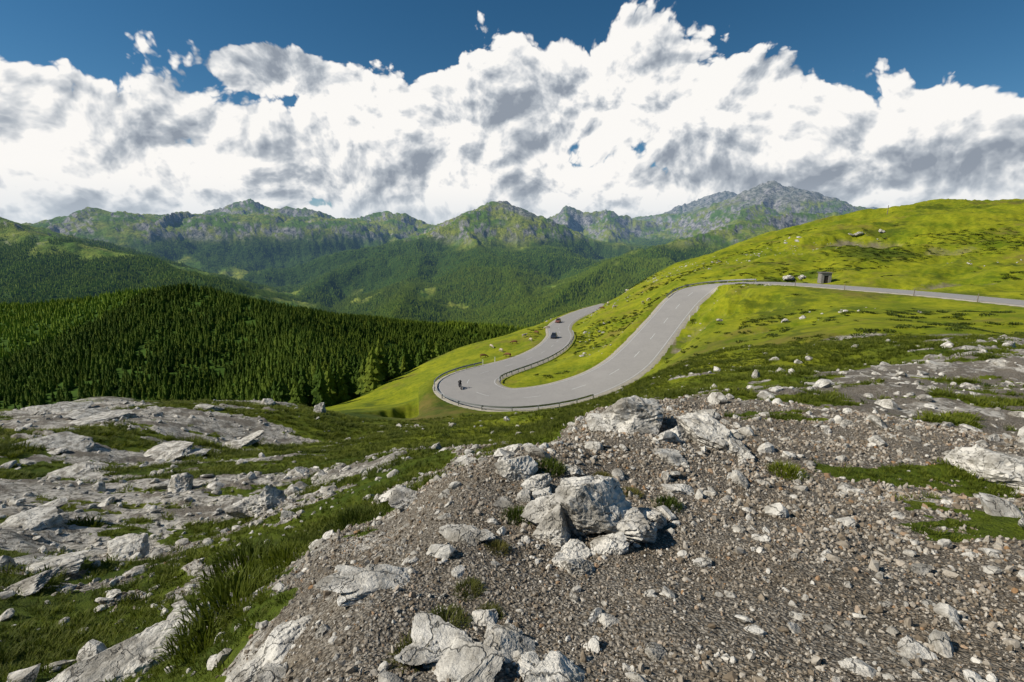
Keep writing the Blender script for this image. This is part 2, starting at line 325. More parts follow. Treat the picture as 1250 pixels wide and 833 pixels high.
# ---------- instancing helper
def scatter(name,pts,rots,scls,idx,coll):
    me=bpy.data.meshes.new(name);me.vertices.add(len(pts));me.vertices.foreach_set('co',np.asarray(pts,np.float32).ravel())
    a=me.attributes.new('rot','FLOAT_VECTOR','POINT');a.data.foreach_set('vector',np.asarray(rots,np.float32).ravel())
    a=me.attributes.new('scl','FLOAT_VECTOR','POINT');a.data.foreach_set('vector',np.asarray(scls,np.float32).ravel())
    a=me.attributes.new('idx','INT','POINT');a.data.foreach_set('value',np.asarray(idx,np.int32))
    o=obj(name,me); g=bpy.data.node_groups.new(name+'_scatter','GeometryNodeTree')
    g.interface.new_socket('Geometry',in_out='INPUT',socket_type='NodeSocketGeometry')
    g.interface.new_socket('Geometry',in_out='OUTPUT',socket_type='NodeSocketGeometry')
    gi=g.nodes.new('NodeGroupInput');go=g.nodes.new('NodeGroupOutput')
    iop=g.nodes.new('GeometryNodeInstanceOnPoints');ci=g.nodes.new('GeometryNodeCollectionInfo')
    ci.inputs['Collection'].default_value=coll;ci.inputs['Separate Children'].default_value=True;ci.inputs['Reset Children'].default_value=True
    iop.inputs['Pick Instance'].default_value=True
    def na(nm,dt):
        q=g.nodes.new('GeometryNodeInputNamedAttribute');q.data_type=dt;q.inputs['Name'].default_value=nm;return q.outputs['Attribute']
    L=g.links.new
    L(gi.outputs[0],iop.inputs['Points']);L(ci.outputs[0],iop.inputs['Instance']);L(na('idx','INT'),iop.inputs['Instance Index'])
    L(na('rot','FLOAT_VECTOR'),iop.inputs['Rotation']);L(na('scl','FLOAT_VECTOR'),iop.inputs['Scale']);L(iop.outputs[0],go.inputs[0])
    md=o.modifiers.new('scatter','NODES');md.node_group=g;return o
def proto(coll,name,me):
    o=bpy.data.objects.new(name,me);coll.objects.link(o);return o
# ---------- rocks
def rockmat(name,hi=(.66,.63,.56),lo=(.28,.26,.22)):
    m,N=newmat(name);geo=N.n('ShaderNodeNewGeometry');pos=geo.outputs['Position']
    a=N.noise(pos,3.,6,.65);b=N.noise(pos,16.,5,.7);c=N.noise(pos,60.,3,.6)
    col=N.mix(N.mr(a,.38,.6),lo,hi)
    col=N.mix(N.mr(b,.52,.7,0.,.7),col,(.13,.115,.09))
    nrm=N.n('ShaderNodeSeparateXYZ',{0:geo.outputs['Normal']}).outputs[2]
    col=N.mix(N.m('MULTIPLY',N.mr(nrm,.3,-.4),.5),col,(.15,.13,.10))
    cr=N.n('ShaderNodeTexVoronoi',{'Vector':N.vm('ADD',pos,N.scalev(N.noise(pos,4.,4,.6,out='Color'),.35)),'Scale':4.5},feature='DISTANCE_TO_EDGE').outputs['Distance']
    crf=N.mr(cr,0.,.03,.75,0.)
    col=N.mix(crf,col,(.05,.045,.035))
    h=N.m('SUBTRACT',N.m('ADD',N.m('MULTIPLY',b,.05),N.m('MULTIPLY',c,.012)),N.m('MULTIPLY',crf,.02))
    bp=N.n('ShaderNodeBump',{'Height':h,'Strength':.8,'Distance':.6}).outputs[0]
    finish(N,bsdf(N,col,.9,bp,.15));return m
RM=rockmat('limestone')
def icos(sub):
    bm=bmesh.new();bmesh.ops.create_icosphere(bm,subdivisions=sub,radius=1)
    V=np.array([v.co[:] for v in bm.verts]);Fa=np.array([[v.index for v in f.verts] for f in bm.faces]);bm.free();return V,Fa
ICO={s:icos(s) for s in (1,2,3,5)}
def rock_geo(seed,size,sub=5,planes=16,rough=.07,rotz=0.,tilt=(0,0)):
    rs=np.random.default_rng(seed);D,Fa=ICO[sub];D=D/np.linalg.norm(D,axis=1)[:,None]
    nrm=rs.normal(size=(planes,3));nrm[:,2]*=.9;nrm/=np.linalg.norm(nrm,axis=1)[:,None];h=rs.uniform(.5,.95,planes)
    q=h[None]/np.maximum(D@nrm.T,.05);r=np.minimum(q.min(1),1.25)
    if sub>=3:
        r=r*(1+rough*1.2*vn3(D*2.2+seed,seed)+rough*.9*(1-2*np.abs(vn3(D*5+seed,seed+3)))+rough*.4*vn3(D*13,seed+5)+(rough*.25*vn3(D*30,seed+6) if sub>4 else 0))
        lay=D[:,2]*r*5+vn3(D*2,seed+8)*1.; r=r*(1-.06*sstep(.38,.5,np.abs(lay-np.round(lay))))
    V=D*r[:,None]*np.array(size)
    M=np.array(Euler((tilt[0],tilt[1],rotz)).to_matrix());return V@M.T,Fa
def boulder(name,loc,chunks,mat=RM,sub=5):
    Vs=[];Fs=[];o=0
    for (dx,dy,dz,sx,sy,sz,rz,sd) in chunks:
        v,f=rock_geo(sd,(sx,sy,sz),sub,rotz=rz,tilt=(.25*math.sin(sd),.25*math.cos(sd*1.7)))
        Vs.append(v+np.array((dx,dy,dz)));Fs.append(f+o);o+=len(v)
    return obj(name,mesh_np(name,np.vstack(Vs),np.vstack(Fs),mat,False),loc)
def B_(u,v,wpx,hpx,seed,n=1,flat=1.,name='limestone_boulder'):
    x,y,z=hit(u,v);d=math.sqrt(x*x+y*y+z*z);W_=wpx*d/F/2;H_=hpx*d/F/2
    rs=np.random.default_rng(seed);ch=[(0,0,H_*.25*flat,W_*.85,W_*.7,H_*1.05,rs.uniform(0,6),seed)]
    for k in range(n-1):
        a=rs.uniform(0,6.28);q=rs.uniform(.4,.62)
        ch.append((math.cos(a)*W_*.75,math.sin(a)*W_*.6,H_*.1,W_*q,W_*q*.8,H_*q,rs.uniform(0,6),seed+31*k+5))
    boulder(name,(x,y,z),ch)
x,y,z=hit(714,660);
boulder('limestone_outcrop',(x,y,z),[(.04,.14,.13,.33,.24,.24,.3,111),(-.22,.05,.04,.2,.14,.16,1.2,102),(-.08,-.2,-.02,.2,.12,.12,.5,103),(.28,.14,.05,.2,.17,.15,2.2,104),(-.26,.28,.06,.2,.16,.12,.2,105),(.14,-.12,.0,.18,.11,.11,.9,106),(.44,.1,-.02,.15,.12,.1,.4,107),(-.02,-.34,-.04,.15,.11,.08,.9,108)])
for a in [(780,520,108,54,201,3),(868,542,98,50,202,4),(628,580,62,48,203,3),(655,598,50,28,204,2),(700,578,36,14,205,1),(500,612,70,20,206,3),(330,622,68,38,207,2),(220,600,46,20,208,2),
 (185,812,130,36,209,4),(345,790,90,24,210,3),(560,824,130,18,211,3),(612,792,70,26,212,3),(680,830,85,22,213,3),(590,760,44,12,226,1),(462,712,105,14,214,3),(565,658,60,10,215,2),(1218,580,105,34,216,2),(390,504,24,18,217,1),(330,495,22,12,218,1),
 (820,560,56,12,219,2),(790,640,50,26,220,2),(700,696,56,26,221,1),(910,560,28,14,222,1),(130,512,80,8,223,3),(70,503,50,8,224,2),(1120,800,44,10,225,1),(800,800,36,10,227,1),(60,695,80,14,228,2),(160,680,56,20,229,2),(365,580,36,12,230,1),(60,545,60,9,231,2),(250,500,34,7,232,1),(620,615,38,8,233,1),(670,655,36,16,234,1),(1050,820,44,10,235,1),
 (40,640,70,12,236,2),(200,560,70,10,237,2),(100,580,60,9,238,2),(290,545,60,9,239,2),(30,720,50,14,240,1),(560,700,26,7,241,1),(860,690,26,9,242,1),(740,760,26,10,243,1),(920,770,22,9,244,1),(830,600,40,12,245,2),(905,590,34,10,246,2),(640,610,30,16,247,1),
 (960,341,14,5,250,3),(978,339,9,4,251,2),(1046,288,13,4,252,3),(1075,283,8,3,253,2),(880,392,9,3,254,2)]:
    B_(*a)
stc=bpy.data.collections.new('stone_shapes')
for i in range(8):
    v,f=rock_geo(300+i,(1,.85,.6),2,9,.05);proto(stc,'stone_shape',mesh_np('stone_shape',v,f,RM))
for i in range(4):
    v,f=rock_geo(320+i,(1,.85,.65),3,11,.07);proto(stc,'stone_shape_large',mesh_np('stone_shape_large',v,f,RM))
pm,N=newmat('pebble_stone');rnd=N.n('ShaderNodeObjectInfo').outputs['Random'];tcx=N.n('ShaderNodeTexCoord').outputs['Object']
rp=N.n('ShaderNodeValToRGB',{0:rnd});cr=rp.color_ramp
for p_,c_ in ((0,(.13,.10,.068)),(.3,(.25,.205,.15)),(.55,(.37,.33,.27)),(.88,(.50,.46,.39)),(1,(.31,.18,.085))):
    e=cr.elements.new(p_) if p_ not in (0,1) else cr.elements[0 if p_==0 else -1];e.color=c_+(1,)
finish(N,bsdf(N,N.mix(N.mr(N.noise(tcx,2.5,3,.7),.4,.7,0.,.4),rp.outputs[0],(.09,.075,.055)),.9,None,.15))
pbc=bpy.data.collections.new('pebble_shapes')
for i in range(6):
    v,f=rock_geo(340+i,(1,.8,.6),1 if i<4 else 2,8,.05);proto(pbc,'pebble_shape',mesh_np('pebble_shape',v,f,pm))
def polar(n_,r0,r1,a0,a1,pw=2.):
    u=rng.random(n_);r=(r0**pw+(r1**pw-r0**pw)*u)**(1/pw)
    t=np.radians(rng.uniform(a0,a1,n_));return r*np.sin(t),r*np.cos(t),r
def rot3(n_,tilt=3.14): return np.stack([rng.uniform(-tilt,tilt,n_),rng.uniform(-tilt,tilt,n_),rng.uniform(0,6.28,n_)],1)
x,y,r=polar(130000,1.3,11,-62,62,.9)
bz=samp(bareG,x,y);ss=samp(stG,x,y);cl=fbm(x/.5,y/.5,3,5)
k_=rng.random(len(x))<np.clip(bz*(1.1-.5*ss)*(.75+.6*cl),0,1);x,y,r=x[k_],y[k_],r[k_]
s=np.exp(rng.normal(math.log(.0064),.6,len(x)))*np.clip(r/3,.75,2.2);s=np.clip(s,.003,.045)
scatter('gravel',np.stack([x,y,samp(ZG,x,y)+s*.2],1),rot3(len(x)),s[:,None]*rng.uniform(.7,1.3,(len(x),3)),rng.integers(0,6,len(x)),pbc)
x,y,r=polar(15000,1.5,60,-62,62,.7)
bz=samp(bareG,x,y);azz=np.arctan2(x,y);k_=(rng.random(len(x))<bz*np.where(r>12,.4,.7)+np.where((azz<-.25)&(r<16),.45,.05));x,y,r=x[k_],y[k_],r[k_]
s=np.exp(rng.normal(math.log(.0068),.65,len(x)))*np.clip(r,2,30)**.8;s=np.clip(s,.01,.3)
scatter('scattered_stones',np.stack([x,y,samp(ZG,x,y)+s*.1],1),rot3(len(x),.5),s[:,None]*rng.uniform(.7,1.3,(len(x),3)),rng.integers(0,12,len(x)),stc)
def roadclear(x,y,m_=2.5):
    d2=((x[:,None]-S[None,:,0])**2+(y[:,None]-S[None,:,1])**2); j=d2.argmin(1)
    return np.sqrt(d2[np.arange(len(x)),j])>S[j,3]/2+m_
x,y,r=polar(2600,45,235,4,56);k_=roadclear(x,y)&(fbm(x/25,y/18,4,201)+.25*(samp(bareG,x,y)>.25)>.33);x,y=x[k_],y[k_]
s=np.exp(rng.normal(math.log(.22),.55,len(x)));s=np.clip(s,.08,1.)
scatter('pasture_stones',np.stack([x,y,samp(ZG,x,y)+s*.05],1),rot3(len(x),.4),s[:,None]*rng.uniform(.7,1.3,(len(x),3)),rng.integers(0,12,len(x)),stc)
print('rocks',time.time()-T0)
# ---------- grass tufts
def bladeset(seed,nb,hgt,spread,lean,wid=.03):
    rs=np.random.default_rng(seed);Vs=[];Fs=[];o=0
    for i in range(nb):
        a=rs.uniform(0,6.28);q=spread*math.sqrt(rs.random());bx,by=q*math.cos(a),q*math.sin(a);h=hgt*rs.uniform(.5,1.1)
        la=a+rs.normal(0,.7);ln=lean*rs.uniform(.2,1.2)*h;w=wid*rs.uniform(.6,1.2);px,py=-math.sin(la)*w,math.cos(la)*w
        ca,sa=math.cos(la),math.sin(la)
        Vs+=[(bx-px,by-py,-.05*hgt),(bx+px,by+py,-.05*hgt),(bx+ca*ln*.4+px*.8,by+sa*ln*.4+py*.8,h*.6),(bx+ca*ln*.4-px*.8,by+sa*ln*.4-py*.8,h*.6),(bx+ca*ln,by+sa*ln,h)]
        Fs+=[(o,o+1,o+2),(o,o+2,o+3),(o+3,o+2,o+4)];o+=5
    return np.array(Vs),np.array(Fs)
def grassmat(name,c1,c2,c3):
    m,N=newmat(name);pos=N.n('ShaderNodeNewGeometry').outputs['Position'];rnd=N.n('ShaderNodeObjectInfo').outputs['Random']
    z=N.n('ShaderNodeSeparateXYZ',{0:N.n('ShaderNodeTexCoord').outputs['Object']}).outputs[2]
    c=N.mix(N.m('ADD',N.m('MULTIPLY',rnd,.5),N.m('MULTIPLY',N.mr(N.noise(pos,.5,4,.6),.35,.65),.5)),c1,c2)
    c=N.mix(N.mr(z,.5,1.1,0.,.5),c,c3)
    d=bsdf(N,c,.7,None,.2);t=N.n('ShaderNodeBsdfTranslucent',{'Color':c}).outputs[0]
    finish(N,N.n('ShaderNodeMixShader',{0:.3,1:d,2:t}).outputs[0]);return m
GM=grassmat('grass_blades',(.035,.06,.006),(.16,.19,.014),(.26,.24,.05))
GB=grassmat('dry_tuft_blades',(.08,.10,.018),(.18,.14,.035),(.28,.21,.07))
GH=grassmat('heath_leaves',(.03,.05,.008),(.09,.12,.015),(.13,.15,.03))
gc=bpy.data.collections.new('grass_tuft_shapes')
for i in range(4):
    v,f=bladeset(400+i,34,1.,.75,.8,.045);proto(gc,'grass_tuft_shape',mesh_np('grass_tuft_shape',v,f,GM))
x,y,r=polar(95000,2.2,60,-62,62,.9)
bz=samp(bareG,x,y);k_=(rng.random(len(x))<(1-bz)**2*(.65+.6*fbm(x/1.2,y/1.2,3,18)));x,y,r=x[k_],y[k_],r[k_]
s=np.clip(.020*r**.62,.028,.2)*rng.uniform(.5,1.25,len(x))*(1+.6*fbm(x/1.5,y/1.5,3,8))
scatter('grass',np.stack([x,y,samp(ZG,x,y)],1),rot3(len(x),.2),s[:,None]*np.array([[1.25,1.25,.8]]),rng.integers(0,4,len(x)),gc)
hc=bpy.data.collections.new('heath_shrub_shapes')
for i in range(3):
    v,f=bladeset(430+i,90,.55,1.,.5,.07);v[:,2]*=np.sqrt(np.clip(1-.7*(v[:,0]**2+v[:,1]**2),.12,1));proto(hc,'heath_shrub_shape',mesh_np('heath_shrub_shape',v,f,GH))
x,y,r=polar(14000,50,240,2,58);k_=roadclear(x,y,1.8)&(fbm(x/30,y/16,5,211,.6)+rng.normal(0,.12,len(x))>.22);x,y=x[k_],y[k_]
s=rng.uniform(.25,.75,len(x));scatter('heath_shrubs',np.stack([x,y,samp(ZG,x,y)-.05],1),rot3(len(x),.15),s[:,None]*np.array([[1.3,1.3,.8]]),rng.integers(0,3,len(x)),hc)
for i,(u,v,wp,b_) in enumerate([(545,765,44,1),(607,672,26,1),(597,752,26,1),(512,805,50,1),(573,722,30,1),(435,640,45,0),(285,745,80,0),(300,700,70,0),(735,585,22,1),(632,634,34,0),(815,620,30,0),(770,605,24,1),(670,575,36,0),(960,580,34,0),(350,690,50,0),(250,790,60,0)]):
    x,y,z=hit(u,v);d=math.sqrt(x*x+y*y+z*z);w_=wp*d/F/2
    vv,ff=bladeset(500+i,420,1.,1.,.55,.022);vv[:,2]*=np.sqrt(np.clip(1-.6*(vv[:,0]**2+vv[:,1]**2),.15,1))
    o=obj('grass_tuft',mesh_np('grass_tuft',vv,ff,GB if b_ else GM),(x,y,z));o.scale=(w_,w_,w_*(.75 if b_ else .9))
print('grass',time.time()-T0)
# ---------- conifers
def foliagemat(name,k):
    m,N=newmat(name);geo=N.n('ShaderNodeNewGeometry');pos=geo.outputs['Position'];rnd=N.n('ShaderNodeObjectInfo').outputs['Random']
    S_=lambda c:tuple(a*k for a in c)
    c=N.mix(N.noise(pos,.35,3,.7),S_((.015,.038,.005)),S_((.085,.145,.013)));c=N.mix(N.m('MULTIPLY',N.m('POWER',rnd,2.5),.8),c,S_((.17,.21,.02)))
    c=N.mix(N.mr(N.noise(pos,.008,4,.6),.42,.62,0.,.6),c,S_((.13,.19,.02)))
    d=bsdf(N,c,.8,None,.1);t=N.n('ShaderNodeBsdfTranslucent',{'Color':c}).outputs[0]
    finish(N,painted_haze(N,N.n('ShaderNodeMixShader',{0:.25,1:d,2:t}).outputs[0],pos));return m
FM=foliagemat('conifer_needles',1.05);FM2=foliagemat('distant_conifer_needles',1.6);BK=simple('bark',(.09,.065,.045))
tc_=bpy.data.collections.new('conifer_shapes')
def conifer(seed):
    rs=np.random.default_rng(seed);Vs=[];Fs=[];o=0
    tiers=13
    for k in range(tiers):
        f=k/(tiers-1);z0=.1+.86*f;rad=(.185*(1-f)**.8+.012)*rs.uniform(.8,1.15);nb=int(9-4*f);off=rs.uniform(0,6.28)
        for j in range(nb):
            if rs.random()<.08: continue
            a=off+6.28*j/nb+rs.normal(0,.15);rl=rad*rs.uniform(.7,1.25);w=rl*.33+.006;dr=.05+.25*rl
            ca,sa=math.cos(a),math.sin(a);px,py=-sa*w,ca*w
            P_=[(0,0,z0+.035),(ca*rl*.5+px,sa*rl*.5+py,z0-dr*.55),(ca*rl,sa*rl,z0-dr*rs.uniform(.6,1.)),(ca*rl*.5-px,sa*rl*.5-py,z0-dr*.55),(ca*rl*.55,sa*rl*.55,z0+.012),(ca*rl*.8+px*.8,sa*rl*.8+py*.8,z0-dr),(ca*rl*.8-px*.8,sa*rl*.8-py*.8,z0-dr)]
            Vs+=P_;Fs+=[(o,o+1,o+4),(o,o+4,o+3),(o+4,o+1,o+5),(o+4,o+5,o+2),(o+4,o+2,o+6),(o+4,o+6,o+3)];o+=7
    nf=len(Fs)
    for k in range(5):
        a=k*1.2566;Vs+=[(math.cos(a)*.014,math.sin(a)*.014,-.05)]
    Vs.append((0,0,.97));t=len(Vs)-1
    for k in range(5):Fs.append((t-5+k,t-5+(k+1)%5,t))
    me=mesh_np('conifer_shape',Vs,Fs,FM);me.materials.append(BK)
    mi=np.zeros(len(Fs),np.int32);mi[nf:]=1;me.polygons.foreach_set('material_index',mi);return me
for i in range(5):proto(tc_,'conifer_shape',conifer(600+i))
x,y,r=polar(46000,116,1150,-58,22)
k_=rng.random(len(x))<samp(forG,x,y)*(.7+.7*fbm(x/35,y/35,3,5));x,y,r=x[k_],y[k_],r[k_]
h=rng.uniform(6,17,len(x))*(1+.25*fbm(x/60,y/60,3,9))*np.where(r<230,.85,1);s=np.stack([h*rng.uniform(1.,1.5,len(h)),h*rng.uniform(1.,1.5,len(h)),h],1)
scatter('conifer_forest',np.stack([x,y,samp(ZG,x,y)-.3],1),rot3(len(x),.03),s,rng.integers(0,5,len(x)),tc_)
print('near trees',len(x))
def cones(name,n_,r0,r1,a0,a1,hm,two):
    x,y,r=polar(n_,r0,r1,a0,a1);k_=rng.random(len(x))<samp(forG,x,y)*1.1-.05;x,y,r=x[k_],y[k_],r[k_];m=len(x)
    z=samp(ZG,x,y)-1;h=rng.uniform(.6,1.15,m)*hm;a0_=rng.uniform(0,6.28,m);parts=[(.08,.2,.75 if two else 1.)]+([(.42,.13,1.)] if two else [])
    vs=[];fs=[];st=6*len(parts);q=0
    for zb,rad,zt in parts:
        for k in range(5):
            an=a0_+k*1.2566+q*.3;rj=rad*h*rng.uniform(.75,1.3,m);vs.append(np.stack([x+np.cos(an)*rj,y+np.sin(an)*rj,z+zb*h+rng.uniform(-.05,.05,m)*h],1))
        vs.append(np.stack([x,y,z+zt*h],1))
        for k in range(5):fs.append((q+k,q+(k+1)%5,q+5))
        q+=6
    V=np.stack(vs,1).reshape(-1,3);Fb=np.array(fs)[None]+(np.arange(m)*st)[:,None,None]
    obj(name,mesh_np(name,V,Fb.reshape(-1,3),FM2));print(name,m)
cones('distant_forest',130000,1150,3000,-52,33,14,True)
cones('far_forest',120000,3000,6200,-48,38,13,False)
print('trees',time.time()-T0)
# ---------- road
am,N=newmat('asphalt');pos=N.n('ShaderNodeNewGeometry').outputs['Position']
c=N.mix(N.noise(pos,.35,6,.7),(.26,.25,.235),(.37,.35,.325));c=N.mix(N.mr(N.noise(pos,3.,4,.7),.5,.75,0.,.4),c,(.19,.18,.17));finish(N,bsdf(N,c,.85,None,.25))
PM=simple('road_paint',(.60,.60,.58),.7,.3,.3,2.);SM=simple('gravel_shoulder',(.36,.33,.27),.95,.1,.35,1.5)
def ribbon(name,offs,mat,zs,i0=0,i1=None,dash=None,parent=None):
    sl=slice(i0,i1);p=RP[sl];nl=NL[sl];Vs=[];m=len(offs(p[0]))
    for q,nn in zip(p,nl):
        for of,dz in zip(offs(q),zs):Vs.append((q[0]+nn[0]*of,q[1]+nn[1]*of,q[2]+dz))
    Fs=[]
    acc=0;
    for i in range(len(p)-1):
        if dash:
            acc+=math.hypot(*(p[i+1,:2]-p[i,:2]))
            if acc%(dash[0]+dash[1])>dash[0]:continue
        for j in range(m-1):Fs.append((i*m+j,(i+1)*m+j,(i+1)*m+j+1,i*m+j+1))
    return obj(name,mesh_np(name,Vs,np.array(Fs)[:,::-1],mat,True),parent=parent)
def densify(P_,m):
    t=np.arange(len(P_));tt=np.linspace(0,len(P_)-1,(len(P_)-1)*m+1);return np.stack([np.interp(tt,t,P_[:,c]) for c in range(P_.shape[1])],1)
RP=densify(RP,4);NL=densify(NL,4);NL/=np.linalg.norm(NL,axis=1)[:,None]
road=ribbon('road',lambda q:(q[3]/2,0.,-q[3]/2),am,(0,.06,0))
ribbon('road_shoulder',lambda q:(q[3]/2+1.5,q[3]/2+.7,q[3]/2-.05),SM,(-.5,-.06,-.012),parent=road)
ribbon('road_shoulder_inner',lambda q:(-q[3]/2+.05,-q[3]/2-.7,-q[3]/2-1.5),SM,(-.012,-.06,-.5),parent=road)
ribbon('centre_line',lambda q:(.05,0,-.05),PM,(.075,.075,.075),dash=(3.,6.),parent=road)
ribbon('edge_line',lambda q:(q[3]/2-.27,q[3]/2-.35),PM,(.02,.018),parent=road)
ribbon('edge_line_inner',lambda q:(-q[3]/2+.35,-q[3]/2+.27),PM,(.018,.02),parent=road)
M4=14*4
def pi(k):return int(k*M4)
GS=simple('galvanised_steel',(.30,.31,.32),.6,.3,.1,2.,.3);WD=simple('weathered_wood',(.2,.16,.12))
def guard(i0,i1,side,name='guardrail'):
    Vs=[];Fs=[];pr=[(0,.42),(.06,.48),(0,.56),(.06,.64),(0,.72),(-.05,.72),(-.05,.42)]
    seg=RP[i0:i1:3];nn=NL[i0:i1:3];m=len(pr)
    for q,n_ in zip(seg,nn):
        for a,z in pr:
            of=side*(q[3]/2+.55-a);Vs.append((q[0]+n_[0]*of,q[1]+n_[1]*of,q[2]+z))
    for i in range(len(seg)-1):
        for j in range(m):Fs.append((i*m+j,(i+1)*m+j,(i+1)*m+(j+1)%m,i*m+(j+1)%m))
    acc=9
    for i in range(len(seg)-1):
        acc+=math.hypot(*(seg[i+1,:2]-seg[i,:2]))
        if acc>2.6:
            acc=0;q=seg[i];n_=nn[i];of=side*(q[3]/2+.68);cx,cy=q[0]+n_[0]*of,q[1]+n_[1]*of;b=len(Vs)
            for z in(-.8,.7):
                for dx,dy in((-.07,-.07),(.07,-.07),(.07,.07),(-.07,.07)):Vs.append((cx+dx,cy+dy,q[2]+z))
            Fs+=[(b,b+1,b+5,b+4),(b+1,b+2,b+6,b+5),(b+2,b+3,b+7,b+6),(b+3,b,b+4,b+7),(b+4,b+5,b+6,b+7)]
    obj(name,mesh_np(name,Vs,Fs,GS))
guard(pi(15),pi(22.2),1);guard(pi(19.6),pi(26.5),-1);guard(pi(6.2),pi(9.),-1)
def post(x,y,z,h,w,mat,name):
    bm=bmesh.new();bmesh.ops.create_cone(bm,cap_ends=True,segments=10,radius1=w,radius2=w*.75,depth=h+.4)
    bmesh.ops.translate(bm,verts=bm.verts,vec=(0,0,h/2-.2));bmesh.ops.create_cone(bm,cap_ends=True,segments=10,radius1=w*.8,radius2=w*.3,depth=w*1.2,matrix=Matrix.Translation((0,0,h+w*.6)))
    me=bpy.data.meshes.new(name);bm.to_mesh(me);bm.free();me.materials.append(mat);obj(name,me,(x,y,z))
for k in np.arange(.6,6.5,.85):
    i=pi(k);q=RP[i];of=q[3]/2+1.1;xx,yy=q[0]+NL[i,0]*of,q[1]+NL[i,1]*of;post(xx,yy,gz(xx,yy),1.25,.07,WD,'marker_post')
WH=simple('white_plastic',(.75,.75,.73))
for k in (22.3,22.8,9.7,10.4):
    i=pi(k);q=RP[i];of=(q[3]/2+1.);xx,yy=q[0]+NL[i,0]*of,q[1]+NL[i,1]*of;post(xx,yy,gz(xx,yy),1.1,.08,WH,'delineator_post')
x,y,z=hit(1083,262);post(x,y,z,3.6,.16,WD,'wooden_pole')
# stone hut
def boxm(name,sx,sy,sz,loc,mat,parent,bev=.03,rot=(0,0,0)):
    bm=bmesh.new();bmesh.ops.create_cube(bm,size=1);bmesh.ops.scale(bm,vec=(sx,sy,sz),verts=bm.verts)
    if bev:bmesh.ops.bevel(bm,geom=bm.edges,offset=bev,segments=2,affect='EDGES')
    me=bpy.data.meshes.new(name);bm.to_mesh(me);bm.free();me.materials.append(mat);return obj(name,me,loc,rot,parent)
i=pi(5.0);q=RP[i];of=-(q[3]/2+3.2);hx,hy=q[0]+NL[i,0]*of,q[1]+NL[i,1]*of
hut=bpy.data.objects.new('stone_hut',None);link(hut);hut.location=(hx,hy,gz(hx,hy)-.1);hut.rotation_euler=(0,0,-.2);hut.scale=(.8,.8,.85)
ST=simple('rubble_stone',(.24,.225,.2),.95,.1,.5,3.);DK=simple('dark_door',(.03,.025,.02));SH=simple('slate_roof',(.14,.13,.12),.8)
boxm('wall_back',2.6,.3,2.7,(0,1.1,1.35),ST,hut);boxm('wall_side',.3,1.9,2.7,(-1.15,0,1.35),ST,hut);boxm('wall_side_right',.3,1.9,2.7,(1.15,0,1.35),ST,hut)
boxm('wall_front_a',.75,.3,2.7,(-.925,-1.1,1.35),ST,hut);boxm('wall_front_b',.75,.3,2.7,(.925,-1.1,1.35),ST,hut);boxm('lintel',1.1,.3,.6,(0,-1.1,2.4),ST,hut);boxm('door',1.08,.08,2.1,(0,-1.05,1.05),DK,hut);boxm('roof',3.1,3.,.22,(0,0,2.83),SH,hut)
# vehicles
GL=simple('dark_glass',(.02,.025,.03),.1,.6);TY=simple('tyre_rubber',(.02,.02,.02));CH=simple('alloy',(.45,.45,.46),.35,.5,.1,2,.8);RL=simple('tail_lamp',(.4,.02,.02),.3)
def wheel(name,r,w,loc,parent):
    bm=bmesh.new();mt=Matrix.Translation(loc)@Matrix.Rotation(math.pi/2,4,'Y')
    bmesh.ops.create_cone(bm,cap_ends=True,segments=24,radius1=r,radius2=r,depth=w,matrix=mt);bmesh.ops.bevel(bm,geom=[e for e in bm.edges if abs(e.calc_face_angle(0))>1],offset=w*.15,segments=2,affect='EDGES')
    n0=len(bm.faces);bmesh.ops.create_cone(bm,cap_ends=True,segments=12,radius1=r*.6,radius2=r*.6,depth=w+.02,matrix=mt)
    bm.faces.ensure_lookup_table()
    for f in bm.faces[n0:]:f.material_index=1
    me=bpy.data.meshes.new(name);bm.to_mesh(me);bm.free();me.materials.append(TY);me.materials.append(CH);return obj(name,me,parent=parent)
